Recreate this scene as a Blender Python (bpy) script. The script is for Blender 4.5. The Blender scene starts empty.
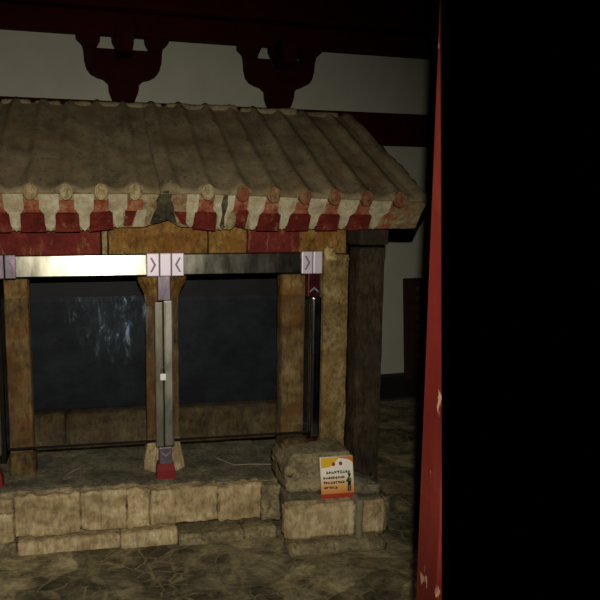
import bpy, bmesh, math, random
from mathutils import Vector, Matrix, noise
random.seed(7)
C = bpy.context.scene.collection
sc = bpy.context.scene
R = math.radians

# ------------------------------------------------------------------ camera, light, exposure
cd = bpy.data.cameras.new('camera'); cam = bpy.data.objects.new('camera', cd); C.objects.link(cam)
cam.location = (0, 0, 1.75)
cam.rotation_euler = (R(90 - 7.6), 0, R(-10.2))
cd.sensor_width = 36; cd.sensor_fit = 'HORIZONTAL'
cd.lens = 36 * 700 / 600
cd.shift_x = (300 - 220) / 600            # the lens axis meets the frame left of its middle
cd.clip_start = 0.02; cd.clip_end = 60
sc.camera = cam

w = bpy.data.worlds.new('world'); sc.world = w; w.use_nodes = True
w.node_tree.nodes['Background'].inputs[0].default_value = (0.75, 0.85, 1, 1)
w.node_tree.nodes['Background'].inputs[1].default_value = 0.0012

ld = bpy.data.lights.new('flash', 'SPOT'); flash = bpy.data.objects.new('flash', ld); C.objects.link(flash)
flash.location = (0.03, 0.0, 1.92)        # the flash sits above the lens
ld.energy = 345; ld.color = (1.0, 0.93, 0.80); ld.shadow_soft_size = 0.012
ld.spot_size = R(80); ld.spot_blend = 1.0
d = Vector((0.10, 3.6, 1.02)) - flash.location
flash.rotation_euler = d.to_track_quat('-Z', 'Y').to_euler()

sc.view_settings.view_transform = 'Standard'; sc.view_settings.look = 'None'
sc.view_settings.exposure = 0.0; sc.view_settings.gamma = 1.0
sc.view_settings.use_curve_mapping = False

# ------------------------------------------------------------------ materials
def hexc(h):
    v = [int(h[i:i + 2], 16) / 255 for i in (0, 2, 4)]
    return tuple((c / 12.92 if c <= .04045 else ((c + .055) / 1.055) ** 2.4) for c in v) + (1,)

class MT:
    def __init__(s, name):
        s.m = bpy.data.materials.new(name); s.m.use_nodes = True
        s.n = s.m.node_tree.nodes; s.l = s.m.node_tree.links
        s.b = s.n['Principled BSDF']; s.out = s.n['Material Output']
        tc = s.n.new('ShaderNodeTexCoord'); oi = s.n.new('ShaderNodeObjectInfo')
        ad = s.n.new('ShaderNodeVectorMath'); ad.operation = 'MULTIPLY_ADD'
        cb = s.n.new('ShaderNodeCombineXYZ')
        for i in range(3): s.l.new(oi.outputs['Random'], cb.inputs[i])
        ad.inputs[1].default_value = (17, 23, 31)
        s.l.new(cb.outputs[0], ad.inputs[0]); s.l.new(tc.outputs['Object'], ad.inputs[2])
        s.co = ad.outputs[0]; s.raw = tc.outputs['Object']
    def noise(s, scale, detail=5, rough=.6, stretch=(1, 1, 1), dist=0):
        mp = s.n.new('ShaderNodeMapping'); mp.inputs['Scale'].default_value = stretch
        s.l.new(s.co, mp.inputs[0])
        t = s.n.new('ShaderNodeTexNoise'); t.inputs['Scale'].default_value = scale
        t.inputs['Detail'].default_value = detail; t.inputs['Roughness'].default_value = rough
        t.inputs['Distortion'].default_value = dist
        s.l.new(mp.outputs[0], t.inputs['Vector']); return t.outputs['Fac']
    def ramp(s, fac, stops):
        r = s.n.new('ShaderNodeValToRGB'); e = r.color_ramp.elements
        while len(e) < len(stops): e.new(.5)
        for el, (p, c) in zip(e, stops):
            el.position = p; el.color = hexc(c) if isinstance(c, str) else (c, c, c, 1)
        s.l.new(fac, r.inputs[0]); return r.outputs[0]
    def mix(s, fac, a, b, mode='MIX'):
        m = s.n.new('ShaderNodeMix'); m.data_type = 'RGBA'; m.blend_type = mode
        for inp, v in ((m.inputs[0], fac), (m.inputs[6], a), (m.inputs[7], b)):
            if isinstance(v, (int, float)): inp.default_value = v
            elif isinstance(v, str): inp.default_value = hexc(v)
            else: s.l.new(v, inp)
        return m.outputs[2]
    def bump(s, h, strength=.5, dist=.01):
        b = s.n.new('ShaderNodeBump'); b.inputs['Strength'].default_value = strength
        b.inputs['Distance'].default_value = dist
        s.l.new(h, b.inputs['Height']); s.l.new(b.outputs[0], s.b.inputs['Normal'])
    def fin(s, col, rough=.85, spec=.25, metal=0):
        if isinstance(col, str): s.b.inputs['Base Color'].default_value = hexc(col)
        else: s.l.new(col, s.b.inputs['Base Color'])
        s.b.inputs['Roughness'].default_value = rough
        s.b.inputs['Specular IOR Level'].default_value = spec
        s.b.inputs['Metallic'].default_value = metal
        return s.m

def stone(name, dark, mid, light, stain=None, stain_amt=.5, streak=(1, 1, .35), scale=9, bump=.8, pits=.75):
    t = MT(name)
    base = t.ramp(t.noise(scale, 7, .65), ((.32, dark), (.5, mid), (.68, light)))
    fine = t.ramp(t.noise(52, 6, .75, streak), ((.38, .22), (.5, .82), (.58, 1.0)))
    col = t.mix(pits, base, fine, 'MULTIPLY')
    if stain:
        m = t.ramp(t.noise(5.5, 6, .65), ((.47, 0.0), (.60, 1.0)))
        mm = t.n.new('ShaderNodeMath'); mm.operation = 'MULTIPLY'; mm.inputs[1].default_value = stain_amt
        t.l.new(m, mm.inputs[0])
        col = t.mix(mm.outputs[0], col, stain)
    t.bump(t.noise(45, 8, .7, streak), bump, .012)
    return t.fin(col, .9, .15)

M = {}
M['platform'] = stone('platform_stone', '917c58', 'c2ab80', 'dccaa2', '7d6c4d', .5, (1, 1, .25), 13, .9, .55)
M['platform2'] = stone('pale_stone', '9c8763', 'cbb58b', 'e0d0aa', '8c7852', .5, (1, 1, .25), 13, .9, .55)
M['slab'] = stone('slab_stone', '5c584a', '807a64', '9c9376', '4a4a40', .5, (1, 1, 1))
M['plinth'] = stone('footing_stone', '6b6248', '978a68', 'b3a47c', '57513e', .5, (1, 1, 1))
M['darkstone'] = stone('dark_footing', '2f2e26', '48453a', '615b48', None)
M['amber'] = stone('amber_stone', '5d4220', '8d6a35', 'aa8a50', '74471f', .55, (1, 1, .5))
M['pillar'] = stone('pillar_stone', '4f3c22', '7d6238', '9a7f50', '7a4a24', .6, (1, 1, .3))
M['column'] = stone('column_stone', '5a4c2e', '87744a', 'a8956a', '6e5226', .5, (1, 1, .6))
M['pier'] = stone('pier_stone', '2a241a', '3d3425', '524734', '2c2720', .5, (1, 1, .25))
M['eave'] = stone('eave_stone', '6f6142', 'a3936a', 'bdae86', '8c4a35', .55)
M['eavewhite'] = stone('whitewashed_stone', '9c9173', 'bfb596', 'd6cdb0', 'a08d66', .45, (1, 1, .25), 12, .5, .35)
M['redeave'] = stone('red_stained_roundel', '5c4630', '8a6a48', 'a3885e', '7d3626', .75)
M['roundel'] = stone('roundel_stone', '73664a', '9f9069', 'b5a780', '8f5a40', .4)
M['filler'] = stone('crack_filler', '38352a', '56513e', '6d664b', None)
M['ledge'] = stone('ledge_stone', '483922', '695636', '7f6a45', '4f3a22', .5, (1, 1, .4))
M['chip'] = stone('chipped_stone', '9a8450', 'bda772', 'd2c092', None)

t = MT('red_paint')
c = t.ramp(t.noise(11, 6, .7), ((.3, '47150f'), (.52, '662019'), (.72, '7c3b2b')))
c = t.mix(t.ramp(t.noise(28, 6, .75, (1, 1, .3)), ((.56, 0.0), (.68, .8))), c, '8a6a44')
t.bump(t.noise(50, 6), .4, .006); M['red'] = t.fin(c, .8, .2)
t = MT('red_stained_stone')
c = t.ramp(t.noise(20, 6, .7, (1, 1, .6)), ((.36, '6e3322'), (.5, '96573f'), (.64, 'a28a62')))
t.bump(t.noise(50, 6), .5, .008); M['redstain'] = t.fin(c, .85, .15)

# roof stone: grey brown with small dark pits and faint streaks down the slope
t = MT('roof_stone')
c = t.ramp(t.noise(7, 7, .65, (1, .5, 1)), ((.3, '5e543f'), (.5, '82755a'), (.7, '9a8d6d')))
f = t.ramp(t.noise(55, 4, .7, (1, .5, 1)), ((.33, .15), (.43, 1.0)))
c = t.mix(.75, c, f, 'MULTIPLY')
c = t.mix(t.ramp(t.noise(3.5, 4, .6), ((.45, 0.0), (.65, .45))), c, '77603f')
t.bump(t.noise(40, 8, .7), .5, .01); M['roof'] = t.fin(c, .95, .1)

def plain(name, col, rough=.6, spec=.3, metal=0, var=.15, scale=12, bump=0):
    t = MT(name)
    dk = t.ramp(t.noise(scale, 5), ((.3, 1 - var), (.7, 1.0)))
    c = t.mix(1.0, col, dk, 'MULTIPLY')
    if bump: t.bump(t.noise(scale * 3, 6), bump, .005)
    return t.fin(c, rough, spec, metal)
M['wall'] = plain('white_plaster', 'c3c2b0', .95, .1, 0, .12, 3, .1)
M['dado'] = plain('dark_dado', '3a3932', .9, .1, 0, .3, 6)
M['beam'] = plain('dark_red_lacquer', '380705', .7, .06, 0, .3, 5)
M['beamdark'] = plain('dark_timber', '1c0504', .7, .2, 0, .3, 5)  # deep brown-red for the ceiling and its rafters
M['bracket'] = plain('bracket_lacquer', '330806', .7, .06, 0, .35, 8)
M['black'] = plain('pure_black', '000000', .9, 0.0, 0, .1)  # even black for the added panel and the front wall
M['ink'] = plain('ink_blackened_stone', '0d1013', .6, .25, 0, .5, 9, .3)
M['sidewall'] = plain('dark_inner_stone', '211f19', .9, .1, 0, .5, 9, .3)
M['plaque'] = plain('brown_wood', '3b2712', .7, .2, 0, .3, 14)
M['gold'] = plain('gold_paint', '8a6a1e', .6, .3)
M['footred'] = plain('red_metal_foot', '7d1510', .5, .4, 0, .3, 25)
M['paper'] = plain('sign_white', 'e9e4d2', .5, .3, 0, .03)
M['signyel'] = plain('sign_yellow', 'e2b52c', .5, .3, 0, .05)
M['signor'] = plain('sign_orange', 'cf7a2c', .5, .3, 0, .05)
M['signred'] = plain('sign_red', 'a03a20', .5, .3, 0, .05)
M['signink'] = plain('sign_ink', '4a2c22', .6, .2, 0, .05)
M['signdark'] = plain('sign_figure_dark', '17201a', .6, .2, 0, .05)
M['signgreen'] = plain('sign_figure_green', '3f8a3a', .6, .2, 0, .05)
M['tagwhite'] = plain('white_enamel', 'f2f0ea', .4, .4, 0, .03)
M['tagmetal'] = plain('shackle_metal', '77777a', .4, .5, 1, .1)
M['mortar'] = plain('grey_mortar', '88816c', .95, .1, 0, .25, 20, .4)

# sign face: white turning to orange at the bottom (printed)
t = MT('sign_face')
sp = t.n.new('ShaderNodeSeparateXYZ'); t.l.new(t.raw, sp.inputs[0])
mr = t.n.new('ShaderNodeMapRange'); mr.inputs[1].default_value = 0.02; mr.inputs[2].default_value = 0.15
t.l.new(sp.outputs['Z'], mr.inputs[0])
M['signface'] = t.fin(t.ramp(mr.outputs[0], ((0, 'd07a30'), (.35, 'e0b070'), (.75, 'ece6d4'), (1, 'f0ecdf'))), .45, .3)

def steel(name, col, rough, aniso=0.0):
    t = MT(name)
    r = t.ramp(t.noise(14, 4, .6, (1, 1, .4)), ((.3, rough * .8), (.7, rough * 1.25)))
    t.l.new(r, t.b.inputs['Roughness'])
    c = t.mix(.5, col, t.ramp(t.noise(16, 6, .7, (1, 1, .3)), ((.38, .25), (.58, 1.0))), 'MULTIPLY')
    m = t.fin(c, rough, .5, 1.0); t.l.new(r, t.b.inputs['Roughness']); return m
M['steel'] = steel('brushed_steel', '767468', .235)
M['darksteel'] = steel('polished_steel', '85868a', .2)
M['sleeve'] = plain('embossed_steel', 'd6ccd8', .5, .5, .45, .1)
M['dullsleeve'] = steel('dull_steel', '857884', .55)
M['maroonsleeve'] = steel('maroon_tinted_steel', '5a2a30', .4)
M['groove'] = plain('engraved_groove', '837d90', .6, .3, .4, .2)
M['clampsteel'] = steel('clamp_steel', '7f7b6c', .5)
M['poststeel'] = steel('post_steel', '999689', .44)

# glass pane: clear, faint mirror, dusty smudges
t = MT('dusty_glass'); t.n.remove(t.b)
tr = t.n.new('ShaderNodeBsdfTransparent'); tr.inputs[0].default_value = (.95, .97, .98, 1)
gl = t.n.new('ShaderNodeBsdfGlossy'); gl.inputs['Roughness'].default_value = .02
du = t.n.new('ShaderNodeBsdfDiffuse'); du.inputs[0].default_value = (.52, .68, .88, 1)
fr = t.n.new('ShaderNodeFresnel'); fr.inputs[0].default_value = 1.5
m1 = t.n.new('ShaderNodeMixShader'); t.l.new(fr.outputs[0], m1.inputs[0]); t.l.new(tr.outputs[0], m1.inputs[1]); t.l.new(gl.outputs[0], m1.inputs[2])
# wiping smudges kept to one patch of the left pane, plus a thin overall film
dist = t.n.new('ShaderNodeVectorMath'); dist.operation = 'DISTANCE'; dist.inputs[1].default_value = (0.07, 0, 0.87)
ms = t.n.new('ShaderNodeVectorMath'); ms.operation = 'MULTIPLY'; ms.inputs[1].default_value = (1.0, 0, .5)
md = t.n.new('ShaderNodeVectorMath'); md.operation = 'MULTIPLY'; md.inputs[1].default_value = (1.0, 0, .5)
t.l.new(t.raw, ms.inputs[0]); t.l.new(ms.outputs[0], dist.inputs[0]); dist.inputs[1].default_value = (-0.28, 0, 0.58)
fall = t.ramp(dist.outputs['Value'], ((.0, 1.0), (.28, 0.0)))
sm = t.ramp(t.noise(26, 6, .75, (1, 1, .35), .5), ((.48, 0.01), (.58, .07), (.66, .8)))
mul = t.mix(1.0, sm, fall, 'MULTIPLY')
film = t.ramp(t.noise(7, 5, .7), ((.40, .001), (.72, .009)))
sm2 = t.mix(1.0, mul, film, 'ADD')
m2 = t.n.new('ShaderNodeMixShader'); t.l.new(sm2, m2.inputs[0]); t.l.new(m1.outputs[0], m2.inputs[1]); t.l.new(du.outputs[0], m2.inputs[2])
t.l.new(m2.outputs[0], t.out.inputs[0]); M['glass'] = t.m

# floor: large irregular flagstones, worn pale veins
t = MT('flagstones')
def voro(scale, feat):
    v = t.n.new('ShaderNodeTexVoronoi'); v.feature = feat; v.inputs['Scale'].default_value = scale
    wv = t.n.new('ShaderNodeVectorMath'); wv.operation = 'MULTIPLY_ADD'; wv.inputs[1].default_value = (.22, .22, 0)
    nz = t.n.new('ShaderNodeTexNoise'); nz.inputs['Scale'].default_value = 3.5; nz.inputs['Detail'].default_value = 4
    t.l.new(t.raw, nz.inputs['Vector']); t.l.new(nz.outputs['Color'], wv.inputs[0]); t.l.new(t.raw, wv.inputs[2])
    mp = t.n.new('ShaderNodeMapping'); mp.inputs['Scale'].default_value = (1, 1.35, 0); t.l.new(wv.outputs[0], mp.inputs[0])
    t.l.new(mp.outputs[0], v.inputs['Vector']); return v
cell = voro(2.1, 'F1'); edge = voro(2.1, 'DISTANCE_TO_EDGE')
c = t.ramp(t.noise(6, 8, .7, (1, 1, 1), .6), ((.34, '544d3b'), (.5, '928665'), (.64, 'c4b68a')))
bw = t.n.new('ShaderNodeRGBToBW'); t.l.new(cell.outputs['Color'], bw.inputs[0])
c = t.mix(.75, c, t.ramp(bw.outputs[0], ((.32, .30), (.62, 1.0))), 'MULTIPLY')
vein = voro(8.5, 'DISTANCE_TO_EDGE')
vm = t.mix(1.0, t.ramp(vein.outputs['Distance'], ((.0, .65), (.06, 0.0))), t.ramp(t.noise(4, 4), ((.40, 0.0), (.55, 1.0))), 'MULTIPLY')
c = t.mix(vm, c, 'a89a72')
c = t.mix(.7, c, t.ramp(t.noise(34, 7, .8), ((.36, .40), (.54, 1.0))), 'MULTIPLY')
c = t.mix(t.ramp(edge.outputs['Distance'], ((.0, .5), (.02, 0.0))), c, '8c7e5a')
t.bump(t.noise(30, 8, .75), .6, .015); M['floor'] = t.fin(c, .85, .2)

# old red door post: chipped lacquer showing pale filler
t = MT('chipped_red_lacquer')
c = t.ramp(t.noise(5, 6, .6, (1, 1, .5)), ((.3, '561712'), (.52, '6b2019'), (.75, '84382c')))
chips = t.ramp(t.noise(24, 5, .65, (1, 1, .4)), ((.655, 0.0), (.67, 1.0)))
c = t.mix(chips, c, 'b08a72')
t.bump(t.noise(40, 5), .25, .004); M['jamb'] = t.fin(c, .45, .3)
M['jamb'] = t.m

# ------------------------------------------------------------------ mesh helpers
BASE = {}
def link(name, bm, mat, parent=None, smooth=False, loc=None):
    me = bpy.data.meshes.new(name)
    root = parent
    while root is not None and root.parent is not None: root = root.parent
    off = Vector(root.location) if root is not None else Vector((0, 0, 0))
    if loc is None: bmesh.ops.translate(bm, verts=bm.verts, vec=-off)
    bmesh.ops.recalc_face_normals(bm, faces=bm.faces)
    bm.to_mesh(me); bm.free()
    if smooth:
        for p in me.polygons: p.use_smooth = True
    me.materials.append(M[mat] if isinstance(mat, str) else mat)
    o = bpy.data.objects.new(name, me); C.objects.link(o)
    if parent is not None: o.parent = parent
    if loc is not None:
        o.location = Vector(loc) - (off if parent is not None and parent.parent is None else off) if parent is not None else loc
    return o
def tag(o, label=None, cat=None, group=None, kind=None):
    if label: o['label'] = label
    if cat: o['category'] = cat
    if group: o['group'] = group
    if kind: o['kind'] = kind
    return o
def thing(name, loc, label, cat, group=None):
    o = bpy.data.objects.new(name, None); C.objects.link(o); o.location = loc; o.empty_display_size = .1
    return tag(o, label, cat, group)
def box(x0, x1, y0, y1, z0, z1, bev=0.0, bm=None):
    bm = bm or bmesh.new()
    g = bmesh.ops.create_cube(bm, size=1)
    for v in g['verts']:
        v.co = Vector(((x0 + x1) / 2 + v.co.x * (x1 - x0), (y0 + y1) / 2 + v.co.y * (y1 - y0), (z0 + z1) / 2 + v.co.z * (z1 - z0)))
    if bev:
        es = list({e for v in g['verts'] for e in v.link_edges})
        bmesh.ops.bevel(bm, geom=es, offset=bev, segments=2, affect='EDGES', profile=.6)
    return bm
def rough(bm, amp, freq, seed=0, keep=None):
    bm.normal_update()
    mv = []
    for v in bm.verts:
        p = v.co * freq + Vector((seed * 3.1, seed * 7.7, seed * 1.3))
        n = noise.fractal(p, .9, 2.1, 4)
        mv.append(v.normal * (n * amp))
    for v, m in zip(bm.verts, mv): v.co += m
    return bm
def sbox(x0, x1, y0, y1, z0, z1, seg=.03, amp=.006, freq=9, seed=0, rnd=.012, fn=None):
    """rough-hewn block: a gridded box with worn edges"""
    nx, ny, nz = [max(2, min(60, int(round((b - a) / seg)))) for a, b in ((x0, x1), (y0, y1), (z0, z1))]
    bm = bmesh.new(); V = {}
    def vert(i, j, k):
        if (i, j, k) not in V:
            p = Vector((x0 + (x1 - x0) * i / nx, y0 + (y1 - y0) * j / ny, z0 + (z1 - z0) * k / nz))
            ext = (i in (0, nx)) + (j in (0, ny)) + (k in (0, nz))
            if ext > 1:
                c = Vector(((x0 + x1) / 2, (y0 + y1) / 2, (z0 + z1) / 2))
                for a, (ii, n_) in enumerate(((i, nx), (j, ny), (k, nz))):
                    if ii in (0, n_): p[a] += (rnd * .45) * (1 if ii == 0 else -1)
            V[(i, j, k)] = bm.verts.new(p)
        return V[(i, j, k)]
    for i in range(nx):
        for j in range(ny):
            for k in (0, nz): bm.faces.new((vert(i, j, k), vert(i + 1, j, k), vert(i + 1, j + 1, k), vert(i, j + 1, k)))
    for i in range(nx):
        for k in range(nz):
            for j in (0, ny): bm.faces.new((vert(i, j, k), vert(i + 1, j, k), vert(i + 1, j, k + 1), vert(i, j, k + 1)))
    for j in range(ny):
        for k in range(nz):
            for i in (0, nx): bm.faces.new((vert(i, j, k), vert(i, j + 1, k), vert(i, j + 1, k + 1), vert(i, j, k + 1)))
    bmesh.ops.recalc_face_normals(bm, faces=bm.faces)
    if fn:
        for v in bm.verts: fn(v.co)
    return rough(bm, amp, freq, seed)
def loft(rings, cap=True):
    bm = bmesh.new(); prev = None
    for r in rings:
        cur = [bm.verts.new(p) for p in r]
        if prev:
            n = len(cur)
            for i in range(n): bm.faces.new((prev[i], prev[(i + 1) % n], cur[(i + 1) % n], cur[i]))
        elif cap: bm.faces.new(cur)
        prev = cur
    if cap: bm.faces.new(prev)
    bmesh.ops.recalc_face_normals(bm, faces=bm.faces)
    return bm
def octa(cx, cy, z, r, ry=None, n=8):
    ry = ry or r
    return [Vector((cx + r * math.cos(2 * math.pi * (i + .5) / n), cy + ry * math.sin(2 * math.pi * (i + .5) / n), z)) for i in range(n)]
def prism(pts, y0, y1, holes=()):
    """outline in x,z extruded from y0 to y1"""
    bm = bmesh.new()
    def ring(ps, y): return [bm.verts.new((p[0], y, p[1])) for p in ps]
    a = ring(pts, y0); b = ring(pts, y1)
    n = len(a)
    for i in range(n): bm.faces.new((a[i], a[(i + 1) % n], b[(i + 1) % n], b[i]))
    bm.faces.new(a); bm.faces.new(list(reversed(b)))
    bmesh.ops.recalc_face_normals(bm, faces=bm.faces)
    return bm
def tube(pts, r, n=8):
    rings = []
    for i, p in enumerate(pts):
        a = Vector(pts[max(0, i - 1)]); b = Vector(pts[min(len(pts) - 1, i + 1)])
        q = (b - a).normalized().to_track_quat('Z', 'Y')
        rings.append([Vector(p) + q @ Vector((r * math.cos(2 * math.pi * k / n), r * math.sin(2 * math.pi * k / n), 0)) for k in range(n)])
    return loft(rings)

# ------------------------------------------------------------------ the hall
WY = lambda x: 6.25 + .12 * x             # the back wall stands a little askew to the shrine
def wallstrip(name, x0, x1, z0, z1, front, back, mat, bev=0):
    bm = box(0, x1 - x0, 0, back + front, z0, z1, bev)
    for v in bm.verts:
        x, y = v.co.x + x0, v.co.y - front
        v.co = Vector((x, WY(x) + y, v.co.z))
    return tag(link(name, bm, mat), kind='structure')

def fgrid():
    bm = bmesh.new()
    xs = [-3.2, 5.6]; n = 88; m = 66
    V = [[bm.verts.new((-3.2 + 8.8 * i / n, .3 + 6.9 * j / m, 0)) for j in range(m + 1)] for i in range(n + 1)]
    for i in range(n):
        for j in range(m): bm.faces.new((V[i][j], V[i + 1][j], V[i + 1][j + 1], V[i][j + 1]))
    for v in bm.verts: v.co.z = -.004 + .004 * noise.fractal(v.co * 2.5, .9, 2, 3)
    return bm
tag(link('floor', fgrid(), 'floor', smooth=True), kind='structure')
wallstrip('wall_back', -3.2, 5.6, 0, 4.4, 0, .15, 'wall')
tag(link('wall_left', box(-3.35, -3.2, .3, 6.1, 0, 4.4), 'wall'), kind='structure')
tag(link('wall_right', box(5.6, 5.75, .3, 7.05, 0, 4.4), 'wall'), kind='structure')
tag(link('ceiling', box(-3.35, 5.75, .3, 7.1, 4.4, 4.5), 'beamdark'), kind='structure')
wallstrip('baseboard_back', -3.2, 5.6, 0, .05, .02, 0, 'dado')
bm = bmesh.new()
wallstrip('trim_1', -3.2, 5.6, 3.175, 3.36, .14, 0, 'beam', .02)
wallstrip('trim_2', -3.2, 5.6, 3.36, 3.72, .24, 0, 'beam', .05)
wallstrip('trim_3', -3.2, 5.6, 2.335, 2.635, .14, 0, 'beam', .02)
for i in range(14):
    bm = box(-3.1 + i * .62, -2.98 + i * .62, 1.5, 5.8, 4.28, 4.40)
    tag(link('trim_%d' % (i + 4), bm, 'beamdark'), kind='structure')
wallstrip('trim_18', -3.2, 5.6, .0, .02, .75, -.021, 'dado')

# ---- brackets between the two wall beams
def bracket(cx, label):
    cy = WY(cx) - .07
    root = thing('dougong_bracket', (cx, cy, 2.635), label, 'bracket', 'brackets between the back wall beams')
    def skew(bm):                         # follow the slightly askew wall
        for v in bm.verts: v.co.y += .12 * (v.co.x - cx)
        return bm
    sub = lambda pts, f, b: skew(prism([(cx + x, 2.635 + z) for x, z in pts], cy - f, cy + b))
    mir = lambda pts: pts + [(-x, z) for x, z in reversed(pts)]
    link('base_block', sub(mir([(.09, 0), (.115, .06), (.125, .09), (.13, .15)]), .10, .069), 'bracket', root)
    link('bracket_arm', sub(mir([(.13, .15), (.17, .185), (.225, .20), (.275, .225), (.307, .265), (.325, .33), (.332, .42)]), .075, .069), 'bracket', root)
    link('bearing_block', sub(mir([(.065, .42), (.07, .455), (.092, .50), (.095, .54)]), .09, .069), 'bracket', root)
    link('projecting_arm', prism([(cx + x, 2.635 + z) for x, z in ((-.06, .34), (.06, .34), (.07, .40), (.07, .54), (-.07, .54), (-.07, .40))], cy - .40, cy - .09), 'bracket', root)
    for s in (-1, 1):
        pts = [(.222, .42), (.332, .42), (.342, .46), (.39, .505), (.39, .54), (.185, .54), (.19, .50), (.215, .455)]
        link('bearing_block', sub([(s * x, z) for x, z in pts], .09, .069), 'bracket', root)
    return root
bracket(.28, 'dark red wooden dougong bracket above the left half of the stone roof')
bracket(1.69, 'dark red wooden dougong bracket above the right half of the stone roof')

# ---- doorway at the right: red post and an added black panel blanking the frame
tag(link('trim_19', box(.7085, .96, 1.305, 1.400, 0, 3.0, .004), 'jamb'), kind='structure')
def black_panel():
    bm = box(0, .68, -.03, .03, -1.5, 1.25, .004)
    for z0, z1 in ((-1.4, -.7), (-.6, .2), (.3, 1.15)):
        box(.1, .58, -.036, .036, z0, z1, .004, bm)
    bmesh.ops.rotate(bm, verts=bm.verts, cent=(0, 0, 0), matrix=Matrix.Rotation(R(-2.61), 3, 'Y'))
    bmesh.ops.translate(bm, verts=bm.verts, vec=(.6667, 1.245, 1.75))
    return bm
def set_black_panel():
    bm = black_panel(); lo = min(v.co.z for v in bm.verts)
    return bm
tag(link('added_black_panel', set_black_panel(), 'black'), kind='structure')  # made-up panel, fills the empty black right side of the frame
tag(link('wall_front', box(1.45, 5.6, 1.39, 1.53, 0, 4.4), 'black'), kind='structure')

# ---- dark board leaning at the back wall
px0, px1 = 3.07, 3.50
root = thing('inscribed_board', (3.28, WY(3.28) - .13, 0), 'tall dark brown board with a column of gold marks leaning on the white back wall', 'board')
def lean(bm):
    for v in bm.verts:
        v.co.y = WY(v.co.x) - .15 + v.co.y + v.co.z * .11
    return bm
link('board', lean(box(px0, px1, 0, .035, 0.0, 1.03, .005)), 'plaque', root)
for k in range(9):
    z = .93 - k * .095
    bm = box(3.20, 3.26, -.004, .004, z - .004, z + .004)
    box(3.226, 3.234, -.004, .004, z - .03, z + .025, 0, bm)
    box(3.205, 3.23, -.004, .004, z - .028, z - .02, 0, bm)
    o = link('gold_character', lean(bm), 'gold', root); o['label'] = 'worn gold character'

# ------------------------------------------------------------------ stone platform
pl = thing('stone_platform', (.34, 3.6, 0), 'rough tan stone platform under the shrine with flagged floor in front', 'platform')
# left run: top slab course, tall blocks, footing
def topfall(c):                          # the slab dips a little to the right
    c.z -= max(0.0, c.x) * .035 if c.z > .2 else 0
link('floor_slab', sbox(-1.0, .965, 3.575, 5.5, .05, .295, .05, .003, 6, 1, .006, topfall), 'slab', pl)
blocks = [(-1.0, -.715, .10, .285, 'platform'), (-.715, -.432, .205, .285, 'platform'), (-.715, -.432, .055, .205, 'platform2'), (-.432, -.10, .075, .292, 'platform'), (-.10, .138, .08, .290, 'platform'),
          (.138, .258, .08, .287, 'platform'), (.258, .622, .085, .277, 'platform'), (.622, .857, .075, .268, 'platform'), (.857, .962, .065, .262, 'plinth')]
for i, (x0, x1, z0, z1, m) in enumerate(blocks):
    link('facing_block', sbox(x0, x1, 3.50 + .006 * math.sin(i * 2.1), 3.60, z0, z1, .012, .014, 17, 3, .008), m, pl, True)
foot = [(-1.0, -.42, .06, 3.475, 'plinth'), (-.42, .10, .065, 3.47, 'platform2'), (.10, .40, .075, 3.455, 'platform2'), (.40, .75, .05, 3.43, 'plinth'), (.75, .93, .055, 3.44, 'plinth')]
for i, (x0, x1, z1, y0, m) in enumerate(foot):
    link('footing_stone', sbox(x0, x1, y0, 3.60, -.02, z1, .015, .007, 12, 20, .012), m, pl, True)
# right end: nearer, lower
link('corner_slab', sbox(.97, 1.51, 3.30, 4.6, .05, .235, .04, .004, 7, 31, .012), 'slab', pl, True)
link('facing_block', sbox(.925, 1.305, 3.255, 3.36, .055, .238, .014, .009, 12, 32, .03), 'platform2', pl, True)
link('facing_block', sbox(1.335, 1.475, 3.265, 3.37, .05, .232, .014, .010, 12, 33, .035), 'platform', pl, True)
o = link('mortar_joint', sbox(1.303, 1.34, 3.25, 3.36, .02, .25, .012, .004, 20, 34, .01), 'mortar', pl, True); o['label'] = 'grey mortar joint'
link('footing_stone', sbox(.93, 1.46, 3.195, 3.36, -.02, .05, .03, .010, 8, 35, .03), 'plinth', pl, True)
# low stones beside and behind the sign
link('step_stone', sbox(1.31, 1.475, 3.34, 3.47, .225, .335, .02, .008, 9, 36, .03, lambda c: setattr(c, 'z', c.z - max(0, c.x - 1.36) * .5 if c.z > .3 else c.z)), 'slab', pl, True)
# pale scratches of mortar on the slab
o = link('mortar_smear', tube([(.69, 3.93, .272), (.735, 3.86, .270), (.77, 3.81, .268), (.86, 3.815, .266), (.99, 3.80, .262)], .0045, 6), 'mortar', pl); o['label'] = 'thin pale mortar line'
o = link('mortar_smear', tube([(-.19, 3.70, .292), (-.17, 3.77, .293), (-.13, 3.83, .294), (-.105, 3.84, .294), (-.10, 3.76, .293), (-.11, 3.66, .292)], .006, 6), 'mortar', pl); o['label'] = 'thin pale mortar line'

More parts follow.
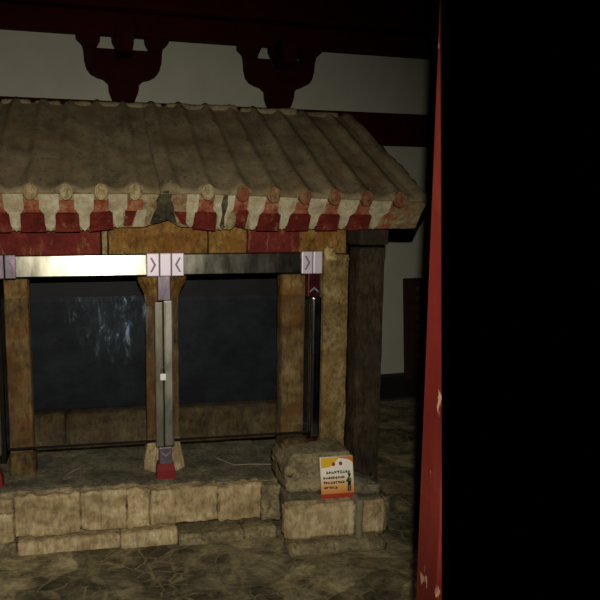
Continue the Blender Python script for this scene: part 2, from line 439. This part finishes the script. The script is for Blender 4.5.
# loose dark slab lying on the floor before the platform
# ------------------------------------------------------------------ the shrine
sh = thing('stone_shrine', (.34, 4.6, .29), 'weathered stone shrine with carved tile roof, red and white eaves and two glazed bays', 'shrine')
EY, EZ = 3.45, 1.825                       # eave edge
RY, SL = 4.64, .485                         # ridge line, slope
ribs = [-1.28, -1.115, -.95, -.785, -.62, -.455, -.291, -.125, .040, .202, .385, .561, .737, .896, 1.058, 1.217, 1.390, 1.571]
ribs = [r for r in ribs if r > -1.0]
def ez(x): return EZ - max(0.0, x - .55) * .034
def roofz(x, y):
    yy = y if y <= RY else 2 * RY - y
    z = ez(x) + (yy - EY) * SL
    h = 0
    for r in ribs:
        dx = abs(x - r)
        if dx < .052:
            k = math.exp(-max(0, yy - EY) / .05)                 # crisp at the eave, worn low above it
            h = max(h, .036 * k * math.sqrt(max(0, 1 - (dx / .046) ** 2 if dx < .046 else 0)) + .032 * (1 - k) * (.5 + .5 * math.cos(math.pi * dx / .052)))
    dx = abs(x - 1.71)
    if dx < .04: h = max(h, .03 * math.sqrt(1 - (dx / .04) ** 2))
    wear = .75 + .25 * noise.noise(Vector((x * 5, y * 3, 2)))
    return z + h * wear + .007 * noise.fractal(Vector((x * 8, y * 5, .5)), .9, 2, 4)
def roof_slab(x0, x1):
    bm = bmesh.new(); nx = int((x1 - x0) / .0115)
    ys = [EY + (RY - EY) * j / 26 for j in range(27)] + [RY + (RY - EY) * j / 10 for j in range(1, 11)]
    T = []; B = []
    for i in range(nx + 1):
        x = x0 + (x1 - x0) * i / nx
        edge = .006 * noise.noise(Vector((x * 30, 0, 0)))
        T.append([bm.verts.new((x + (.02 * noise.noise(Vector((j * .9, 3, x))) if i in (0, nx) and j > 1 else 0), y + (edge if j == 0 else 0), roofz(x, y))) for j, y in enumerate(ys)])
        B.append([bm.verts.new((x, y, ez(x) - .015 + (min(y, 2 * RY - y) - EY) * SL - .06 * min(1, (y - EY) / .2))) for y in ys])
    m = len(ys)
    for i in range(nx):
        for j in range(m - 1):
            bm.faces.new((T[i][j], T[i + 1][j], T[i + 1][j + 1], T[i][j + 1]))
            bm.faces.new((B[i][j], B[i][j + 1], B[i + 1][j + 1], B[i + 1][j]))
        for j in (0, m - 1): bm.faces.new((T[i][j], T[i + 1][j], B[i + 1][j], B[i][j]))
    for i in (0, nx):
        for j in range(m - 1): bm.faces.new((T[i][j], T[i][j + 1], B[i][j + 1], B[i][j]))
    return bm
rl = link('roof_slab', roof_slab(-1.03, .325), 'roof', sh, True)
rr = link('roof_slab', roof_slab(.327, 1.738), 'roof', sh, True)
# ridge course
def ridgeblk(x0, x1, s):
    return sbox(x0, x1, RY - .055, RY + .055, 2.31 - max(0, x0 - .5) * .034, 2.408 - max(0, x0 - .5) * .034, .025, .008, 9, s, .02)
for i, (a, b) in enumerate(((-1.0, -.56), (-.55, -.36), (-.345, -.18), (-.165, .01), (.03, .45), (.47, .95), (.96, 1.35), (1.36, 1.64))):
    link('ridge_stone', ridgeblk(a, b, 40 + i), 'roof', sh, True)

# slanting carved eave below the roof edge; its foot breaks upward at the crack
def lift(x):
    a = max(0.0, 1 - abs(x - .375) / (.20 if x < .375 else .10)) ** 1.3 * .055
    b = max(0.0, 1 - abs(x - .745) / .035) * .04
    c = .014 if .08 < x < .55 else 0
    return max(a, b, c)
def epos(x, s):                            # s 0 at the roof edge, 1 at the foot
    z0 = ez(x); z1 = 1.632 + lift(x)
    return Vector((x, 3.462 + .138 * s, z0 + (z1 - z0) * s))
EN = Vector((0, -.19, -.138)).normalized()
def eave(x0, x1):
    bm = bmesh.new(); nx = int((x1 - x0) / .015); ns = 10
    F = [[bm.verts.new(epos(x0 + (x1 - x0) * i / nx, k / ns) + EN * (.004 * noise.fractal(Vector(((x0 + (x1 - x0) * i / nx) * 25, k, 0)), 1, 2, 3))) for k in range(ns + 1)] for i in range(nx + 1)]
    Bk = [[bm.verts.new((x0 + (x1 - x0) * i / nx, 4.0, z)) for z in (1.81 - max(0, x0 + (x1 - x0) * i / nx - .55) * .034, 1.632 + lift(x0 + (x1 - x0) * i / nx))] for i in range(nx + 1)]
    for i in range(nx):
        for k in range(ns): bm.faces.new((F[i][k], F[i + 1][k], F[i + 1][k + 1], F[i][k + 1]))
        bm.faces.new((F[i][0], F[i + 1][0], Bk[i + 1][0], Bk[i][0])); bm.faces.new((F[i][ns], F[i + 1][ns], Bk[i + 1][1], Bk[i][1]))
        bm.faces.new((Bk[i][0], Bk[i + 1][0], Bk[i + 1][1], Bk[i][1]))
    for i in (0, nx): bm.faces.new([F[i][k] for k in range(ns + 1)] + [Bk[i][1], Bk[i][0]])
    return bm
el = link('eave_course', eave(-1.03, .325), 'eave', sh)
er = link('eave_course', eave(.327, 1.732), 'eave', sh)

def slantplate(pts, x, t0=-.004, t1=.012, s_amp=0.0):
    """outline given in (dx, s) lying on the slanting eave"""
    bm = bmesh.new()
    a = [bm.verts.new(epos(x + p[0], p[1]) + EN * t1) for p in pts]
    b = [bm.verts.new(epos(x + p[0], p[1]) + EN * t0) for p in pts]
    n = len(pts)
    for i in range(n): bm.faces.new((a[i], a[(i + 1) % n], b[(i + 1) % n], b[i]))
    bm.faces.new(a); bm.faces.new(list(reversed(b)))
    bmesh.ops.recalc_face_normals(bm, faces=bm.faces)
    es = [e for e in bm.edges if all(v in a for v in e.verts)]
    bmesh.ops.bevel(bm, geom=es, offset=.004, segments=2, affect='EDGES')
    return bm
def roundel(x):
    z = ez(x)
    rings = []
    for r, y in ((.028, 3.50), (.032, 3.47), (.032, 3.446), (.030, 3.441), (.025, 3.441), (.023, 3.447), (.012, 3.447), (.009, 3.442), (.004, 3.441)):
        rings.append([Vector((x + r * math.cos(2 * math.pi * k / 18), y, z - .004 + 1.28 * r * math.sin(2 * math.pi * k / 18))) for k in range(18)])
    return rough(loft(rings), .003, 40, x)
worn = {.202: 1, .385: 1}
for k, x in enumerate(ribs):
    par = el if x < .326 else er
    if x != .385:
        link('tile_roundel', roundel(x), 'eave' if x == .202 else 'roundel' if x < .7 else 'redeave', par, True)
    # rafter neck under the roundel
    if x not in (.385, 1.571):
        link('rafter_neck', slantplate([(-.042, .22), (.042, .22), (.046, .53), (-.046, .53)], x, -.004, .006), 'redstain', par)
    if x == .385:
        link('rafter_end', slantplate([(-.035, .62), (.06, .56), (.068, .96), (.01, .90)], x + .05, -.004, .010), 'red', par)
    elif x == .202:
        link('rafter_end', slantplate([(-.045, .52), (.012, .52), (-.012, .95), (-.05, .95)], x, -.004, .010), 'red', par)
        link('drip_tile', slantplate([(.014, .5), (.06, .5), (.05, .97), (-.008, .97)], x, -.004, .012), 'eavewhite', par)
    elif x == .737:
        link('rafter_end', slantplate([(-.035, .45), (.03, .42), (.02, .98), (-.03, .98)], x + .02, -.004, .010), 'red', par)
    elif x == 1.571:
        link('rafter_end', slantplate([(-.062, .5), (.035, .5), (.035, .97), (-.055, .97)], x - .02, -.004, .012), 'redstain', par)
    else:
        link('rafter_end', slantplate([(-.055, .53), (.055, .53), (.060, .97), (-.060, .97)], x, -.006, .026), 'red', par)
for a, b in zip(ribs[:-1], ribs[1:]):
    x = (a + b) / 2
    if .25 < x < .35: continue
    par = el if x < .326 else er
    w_ = (b - a) / 2 - .036
    if .4 < x < .5:
        x = .49; w_ = .03
    link('drip_tile', slantplate([(-w_, .04), (w_, .04), (w_, .42), (.026, .56), (.025, .84), (.0, .99), (-.025, .84), (-.026, .56), (-w_, .42)], x, -.004, .015), 'eavewhite', par)
# dark filler in the broken joint of the two roof slabs
o = link('crack_filler', slantplate([(-.012, -.03), (.020, -.05), (.040, .06), (.034, .25), (.052, .45), (.060, .70), (.075, .93), (.03, .985), (-.02, .97), (-.06, .94), (-.048, .72), (-.030, .5), (-.036, .28), (-.022, .1)], .345, -.004, .0155), 'filler', sh); o['label'] = 'dark grey filler in the cracked roof joint'
o = link('crack_filler', slantplate([(-.014, .05), (.016, .02), (.022, .3), (.012, .6), (.02, .9), (-.004, .97), (-.016, .85), (-.008, .55), (-.020, .3)], .650, -.004, .0165), 'filler', sh); o['label'] = 'dark grey filler in the cracked roof joint'

# lintel stones
LY = 3.708
for x0, x1, z1, m, lab in ((-1.0, -.62, 1.632, 'amber', None), (-.615, .035, 1.63, 'red', 'red painted lintel stone'), (.04, .072, 1.64, 'eave', None), (.075, .60, 1.70, 'amber', 'amber stained lintel stone'), (.605, .815, 1.69, 'amber', 'amber stained lintel stone'), (.818, 1.105, 1.63, 'red', 'red painted lintel stone'), (1.108, 1.38, 1.63, 'amber', None)):
    o = link('lintel', sbox(x0, x1, LY, 4.0, 1.492, z1, .02, .003, 12, x0 * 9, .006), m, sh)
    if lab: o['label'] = lab
# lintel end over the dark pier
link('lintel', sbox(1.385, 1.552, 3.53, 4.0, 1.545, 1.63, .02, .003, 12, 77, .008), 'pier', sh)
link('lintel', sbox(-.87, -.705, 3.59, 4.0, 1.545, 1.63, .02, .003, 12, 78, .008), 'pier', sh)

# centre column: octagonal shaft, flaring capital and base
cx, cy = .362, 3.86
link('capital', rough(loft([octa(cx, cy, z, r) for z, r in ((1.20, .095), (1.26, .10), (1.30, .116), (1.34, .138), (1.40, .150), (1.492, .152))]), .002, 12), 'amber', sh)
link('column_shaft', rough(loft([octa(cx, cy, .44 + .766 * k / 12, .098 - .002 * k / 12) for k in range(13)]), .002, 12), 'pillar', sh)
link('column_base', rough(loft([octa(cx, cy - .02, z, r) for z, r in ((.285, .125), (.32, .122), (.38, .110), (.42, .101), (.455, .096))]), .003, 12), 'platform', sh)
# end pillars of the two bays
for px_, z0, hw in ((-.412, .285, .066), (1.110, .25, .072)):
    link('end_pillar', sbox(px_ - hw, px_ + hw, 3.80, 3.92, z0 + .13, 1.50, .03, .003, 8, px_ * 5, .016), 'pillar', sh)
    link('pillar_foot', sbox(px_ - hw - .003, px_ + hw + .003, 3.785, 3.93, z0 - .02, z0 + .135, .02, .006, 10, px_ * 7, .02), 'ledge', sh, True)
# side walls, back wall, inner ledge, dark ceiling slab
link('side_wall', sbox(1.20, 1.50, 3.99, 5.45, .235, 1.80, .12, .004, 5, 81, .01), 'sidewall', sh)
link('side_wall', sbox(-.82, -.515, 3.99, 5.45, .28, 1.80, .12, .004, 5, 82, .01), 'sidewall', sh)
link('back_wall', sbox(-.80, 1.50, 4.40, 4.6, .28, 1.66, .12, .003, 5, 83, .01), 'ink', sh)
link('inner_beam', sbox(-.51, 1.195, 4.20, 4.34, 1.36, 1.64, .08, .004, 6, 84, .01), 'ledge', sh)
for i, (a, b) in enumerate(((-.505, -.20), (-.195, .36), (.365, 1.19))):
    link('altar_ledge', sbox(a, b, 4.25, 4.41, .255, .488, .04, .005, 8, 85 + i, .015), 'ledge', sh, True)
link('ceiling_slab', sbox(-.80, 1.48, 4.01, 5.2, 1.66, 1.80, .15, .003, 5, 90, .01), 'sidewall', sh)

# ------------------------------------------------------------------ outer supports
def support(x0, x1, mat, base, label, sx=1, block=True):
    cxm = (x0 + x1) / 2
    root = thing('support_column', (cxm, 3.6, .235), label, 'column')
    return root
sup = thing('support_column', (1.28, 3.6, .235), 'tan stone support column standing on a broken base block behind the small sign', 'column')
link('shaft', sbox(1.232, 1.384, 3.655, 3.79, .36, 1.492, .025, .004, 9, 101, .014), 'column', sup)
link('base_block', sbox(.975, 1.345, 3.42, 3.79, .228, .445, .02, .010, 8, 102, .035, lambda c: setattr(c, 'z', c.z - max(0, 1.04 - c.x) * .8 if c.z > .35 else c.z)), 'plinth', sup, True)
link('base_block', sbox(1.00, 1.18, 3.60, 3.79, .24, .46, .02, .010, 8, 103, .04), 'ledge', sup, True)
o = link('chipped_corner', sbox(1.236, 1.30, 3.635, 3.67, 1.455, 1.535, .01, .012, 22, 104, .02), 'chip', sup, True); o['label'] = 'pale freshly chipped corner'
pier = thing('support_pier', (1.44, 3.6, .235), 'dark brown square stone pier at the right end of the shrine', 'pier')
link('shaft', sbox(1.389, 1.540, 3.535, 3.70, .228, 1.535, .025, .004, 7, 105, .012), 'pier', pier)
pier2 = thing('support_pier', (-.80, 3.6, .29), 'dark brown square stone pier at the left end of the shrine', 'pier')
link('shaft', sbox(-.855, -.715, 3.60, 3.76, .29, 1.538, .025, .004, 7, 107, .012), 'pier', pier2)
sup2 = thing('support_column', (-.60, 3.6, .29), 'stone support column left of the left bay', 'column')
link('shaft', sbox(-.70, -.55, 3.66, 3.78, .29, 1.488, .025, .004, 9, 106, .014), 'column', sup2)

# ------------------------------------------------------------------ steel barrier
sb = thing('steel_barrier', (.36, 3.62, .29), 'stainless steel rail and post barrier with glass panes across the shrine front', 'barrier')
FY = 3.65
def railbm(x0, x1, z0=1.392, z1=1.505):
    bm = box(x0, x1, FY, FY + .05, z0, z1, .006)
    for v in bm.verts: v.co.y += (v.co.z - z0) * .075      # the face leans back a little
    return bm
RZ = lambda x: 0
link('rail', railbm(-.44, .272), 'steel', sb, False)
link('rail', railbm(.460, 1.110), 'steel', sb, False)
def chev(cxx, cz, wv, hv, s, axis='x'):
    """chevron engraved as a raised bent bar on a joint plate"""
    if axis == 'x':
        pts = [(cxx - s * wv, cz + hv), (cxx + s * wv * .25, cz), (cxx - s * wv, cz - hv), (cxx - s * wv * .35, cz - hv), (cxx + s * wv, cz), (cxx - s * wv * .35, cz + hv)]
    else:
        pts = [(cxx - hv, cz - s * wv), (cxx, cz + s * wv * .25), (cxx + hv, cz - s * wv), (cxx + hv, cz - s * wv * .35), (cxx, cz + s * wv), (cxx - hv, cz - s * wv * .35)]
    return pts
def joint(x0, x1, z0, z1, mat, ch=None, name='joint_sleeve'):
    j = link(name, box(x0, x1, FY - .008, FY + .058, z0, z1, .005), mat, sb)
    if ch is not None:
        pts = chev((x0 + x1) / 2, (z0 + z1) / 2, *ch)
        link('chevron', prism(pts, FY - .0105, FY - .006), 'groove', j)
    return j
joint(.268, .334, 1.388, 1.509, 'sleeve', (.016, .038, 1, 'x'))
joint(.337, .396, 1.388, 1.509, 'sleeve')
joint(.399, .464, 1.388, 1.509, 'sleeve', (.016, .038, -1, 'x'))
joint(-.445, -.39, 1.388, 1.509, 'dullsleeve', (.013, .036, 1, 'x'))
joint(-.515, -.449, 1.388, 1.509, 'dullsleeve')
joint(1.106, 1.167, 1.388, 1.509, 'sleeve', (.016, .038, 1, 'x'))
joint(1.171, 1.222, 1.388, 1.509, 'sleeve')
def post(cxp, smat, zb, zt=1.26, pm='poststeel'):
    p = link('post', box(cxp - .004, cxp + .050, FY + .004, FY + .05, .455, zt, .012), pm, sb, False)
    if pm == 'poststeel': link('clamp_strip', box(cxp - .05, cxp - .006, FY + .012, FY + .05, .455, zt - .01, .006), 'clampsteel' if pm == 'poststeel' else pm, p)
    s = link('post_sleeve', box(cxp - .033, cxp + .033, FY - .004, FY + .054, zt, 1.388, .004), smat, sb)
    link('chevron', prism(chev(cxp, (zt + 1.381) / 2 - .02, .016, .024, 1, 'z'), FY - .0065, FY - .002), 'groove', s)
    s2 = link('post_sleeve', box(cxp - .036, cxp + .036, FY - .004, FY + .054, zb + .07, .457, .004), smat, sb)
    link('chevron', prism(chev(cxp, .42, .016, .024, -1, 'z'), FY - .0065, FY - .002), 'groove', s2)
    rings = [[Vector((cxp + sx * a, FY + .025 + sy * b, z)) for sx, sy in ((-1, -1), (1, -1), (1, 1), (-1, 1))] for z, a, b in ((zb, .053, .04), (zb + .05, .050, .038), (zb + .085, .042, .034))]
    o = link('post_foot', loft(rings), 'footred', sb); o['label'] = 'red metal foot'
post(.358, 'dullsleeve', .281)
post(1.178, 'maroonsleeve', .235, 1.26, 'darksteel')
post(-.55, 'dullsleeve', .288)
for x0, x1 in ((-.47, .306), (.41, 1.165)):
    gp = link('glass_pane', box(x0, x1, FY + .026, FY + .032, .490, 1.285 if x0 < 0 else 1.275), 'glass', sb)
    link('bottom_seal', box(x0, x1, FY + .024, FY + .034, .482, .492), 'sidewall', gp)

# small white padlock on the centre post
pk = thing('padlock', (.351, FY - .02, .84), 'small white padlock hanging on the centre steel post', 'padlock')
link('body', box(.331, .362, FY - .018, FY + .002, .833, .868, .003), 'tagwhite', pk)
link('shackle', tube([(.337, FY - .008, .866), (.337, FY - .008, .885), (.341, FY - .008, .895), (.3465, FY - .008, .899), (.352, FY - .008, .895), (.356, FY - .008, .885), (.356, FY - .008, .866)], .003), 'tagmetal', pk)

# ------------------------------------------------------------------ the little sign on the right platform
sg = thing('notice_sign', (1.222, 3.335, .238), 'small white, yellow and orange notice sign leaning on the base block', 'sign')
def tiltb(bm):
    for v in bm.verts: v.co.y += (v.co.z - .238) * .22
    return bm
SX0, SX1, SZ0, SZ1, SY = 1.139, 1.318, .238, .445, 3.330
W_, H_ = SX1 - SX0, SZ1 - SZ0
def s_rect(u0, u1, v0, v1, lift_=.0012, bm=None):
    return box(SX0 + u0 * W_, SX0 + u1 * W_, SY - lift_, SY + .0002, SZ0 + v0 * H_, SZ0 + v1 * H_, 0, bm)
link('board', tiltb(box(SX0, SX1, SY, SY + .012, SZ0, SZ1, .001)), 'signface', sg)
bm = s_rect(0, 1, 0, .11); link('bottom_band', tiltb(bm), 'signred', sg)
def s_poly(pts, mat, name, l=.0012):
    bm = prism([(SX0 + a * W_, SZ0 + b * H_) for a, b in pts], SY - l, SY + .0002)
    return link(name, tiltb(bm), mat, sg)
s_poly([(.02, .74), (.02, .99), (.6, .99), (.5, .92), (.42, .84), (.3, .77)], 'signyel', 'yellow_corner')
s_poly([(.52, 1.0), (1.0, 1.0), (1.0, .83), (.95, .88), (.85, .93), (.7, .955), (.6, .97)], 'signor', 'orange_arc', .001)
bm = prism([(SX0 + (.40 + .055 * math.cos(k)) * W_, SZ0 + (.83 + .05 * math.sin(k)) * H_) for k in [i * math.pi / 4 for i in range(8)]], SY - .0018, SY)
link('round_mark', tiltb(bm), 'signred', sg)
bm = prism([(SX0 + (.62 + .055 * math.cos(k)) * W_, SZ0 + (.84 + .05 * math.sin(k)) * H_) for k in [i * math.pi / 4 for i in range(8)]], SY - .0018, SY)
link('round_mark', tiltb(bm), 'signred', sg)
def glyph(bm, u, v, a):
    """one small unreadable character made of strokes"""
    b = a * W_ / H_
    for k in range(2): 
        y = v + b * random.uniform(-.45, .45); s_rect(u - a * .42, u + a * .42, y - .008, y + .008, .0016, bm)
    for k in range(2):
        x = u + a * random.uniform(-.4, .4); s_rect(x - .008, x + .008, v - b * .48, v + b * .48, .0016, bm)
def line(v, u0, u1, a, name, mat):
    bm = bmesh.new(); u = u0
    while u < u1:
        glyph(bm, u, v, a); u += a * 1.12
    link(name, tiltb(bm), mat, sg)
line(.63, .20, .88, .075, 'heading_line', 'signink')
line(.50, .10, .76, .066, 'text_line', 'signink')
line(.385, .10, .72, .066, 'text_line', 'signink')
line(.265, .10, .50, .066, 'text_line', 'signink')
# printed figure of a standing guard
fig = [(.80, .15), (.84, .15), (.845, .30), (.86, .30), (.865, .15), (.90, .15), (.91, .36), (.93, .42), (.92, .47), (.84, .50), (.78, .43), (.76, .39), (.79, .37), (.82, .41), (.81, .33)]
s_poly([(a, b) for a, b in fig], 'signdark', 'figure_body', .0016)
s_poly([(.84, .40), (.915, .40), (.92, .47), (.85, .49)], 'signgreen', 'figure_vest', .0022)
s_poly([(.845, .50), (.84, .55), (.82, .555), (.83, .59), (.90, .59), (.92, .56), (.90, .545), (.895, .50)], 'signdark', 'figure_head', .0016)
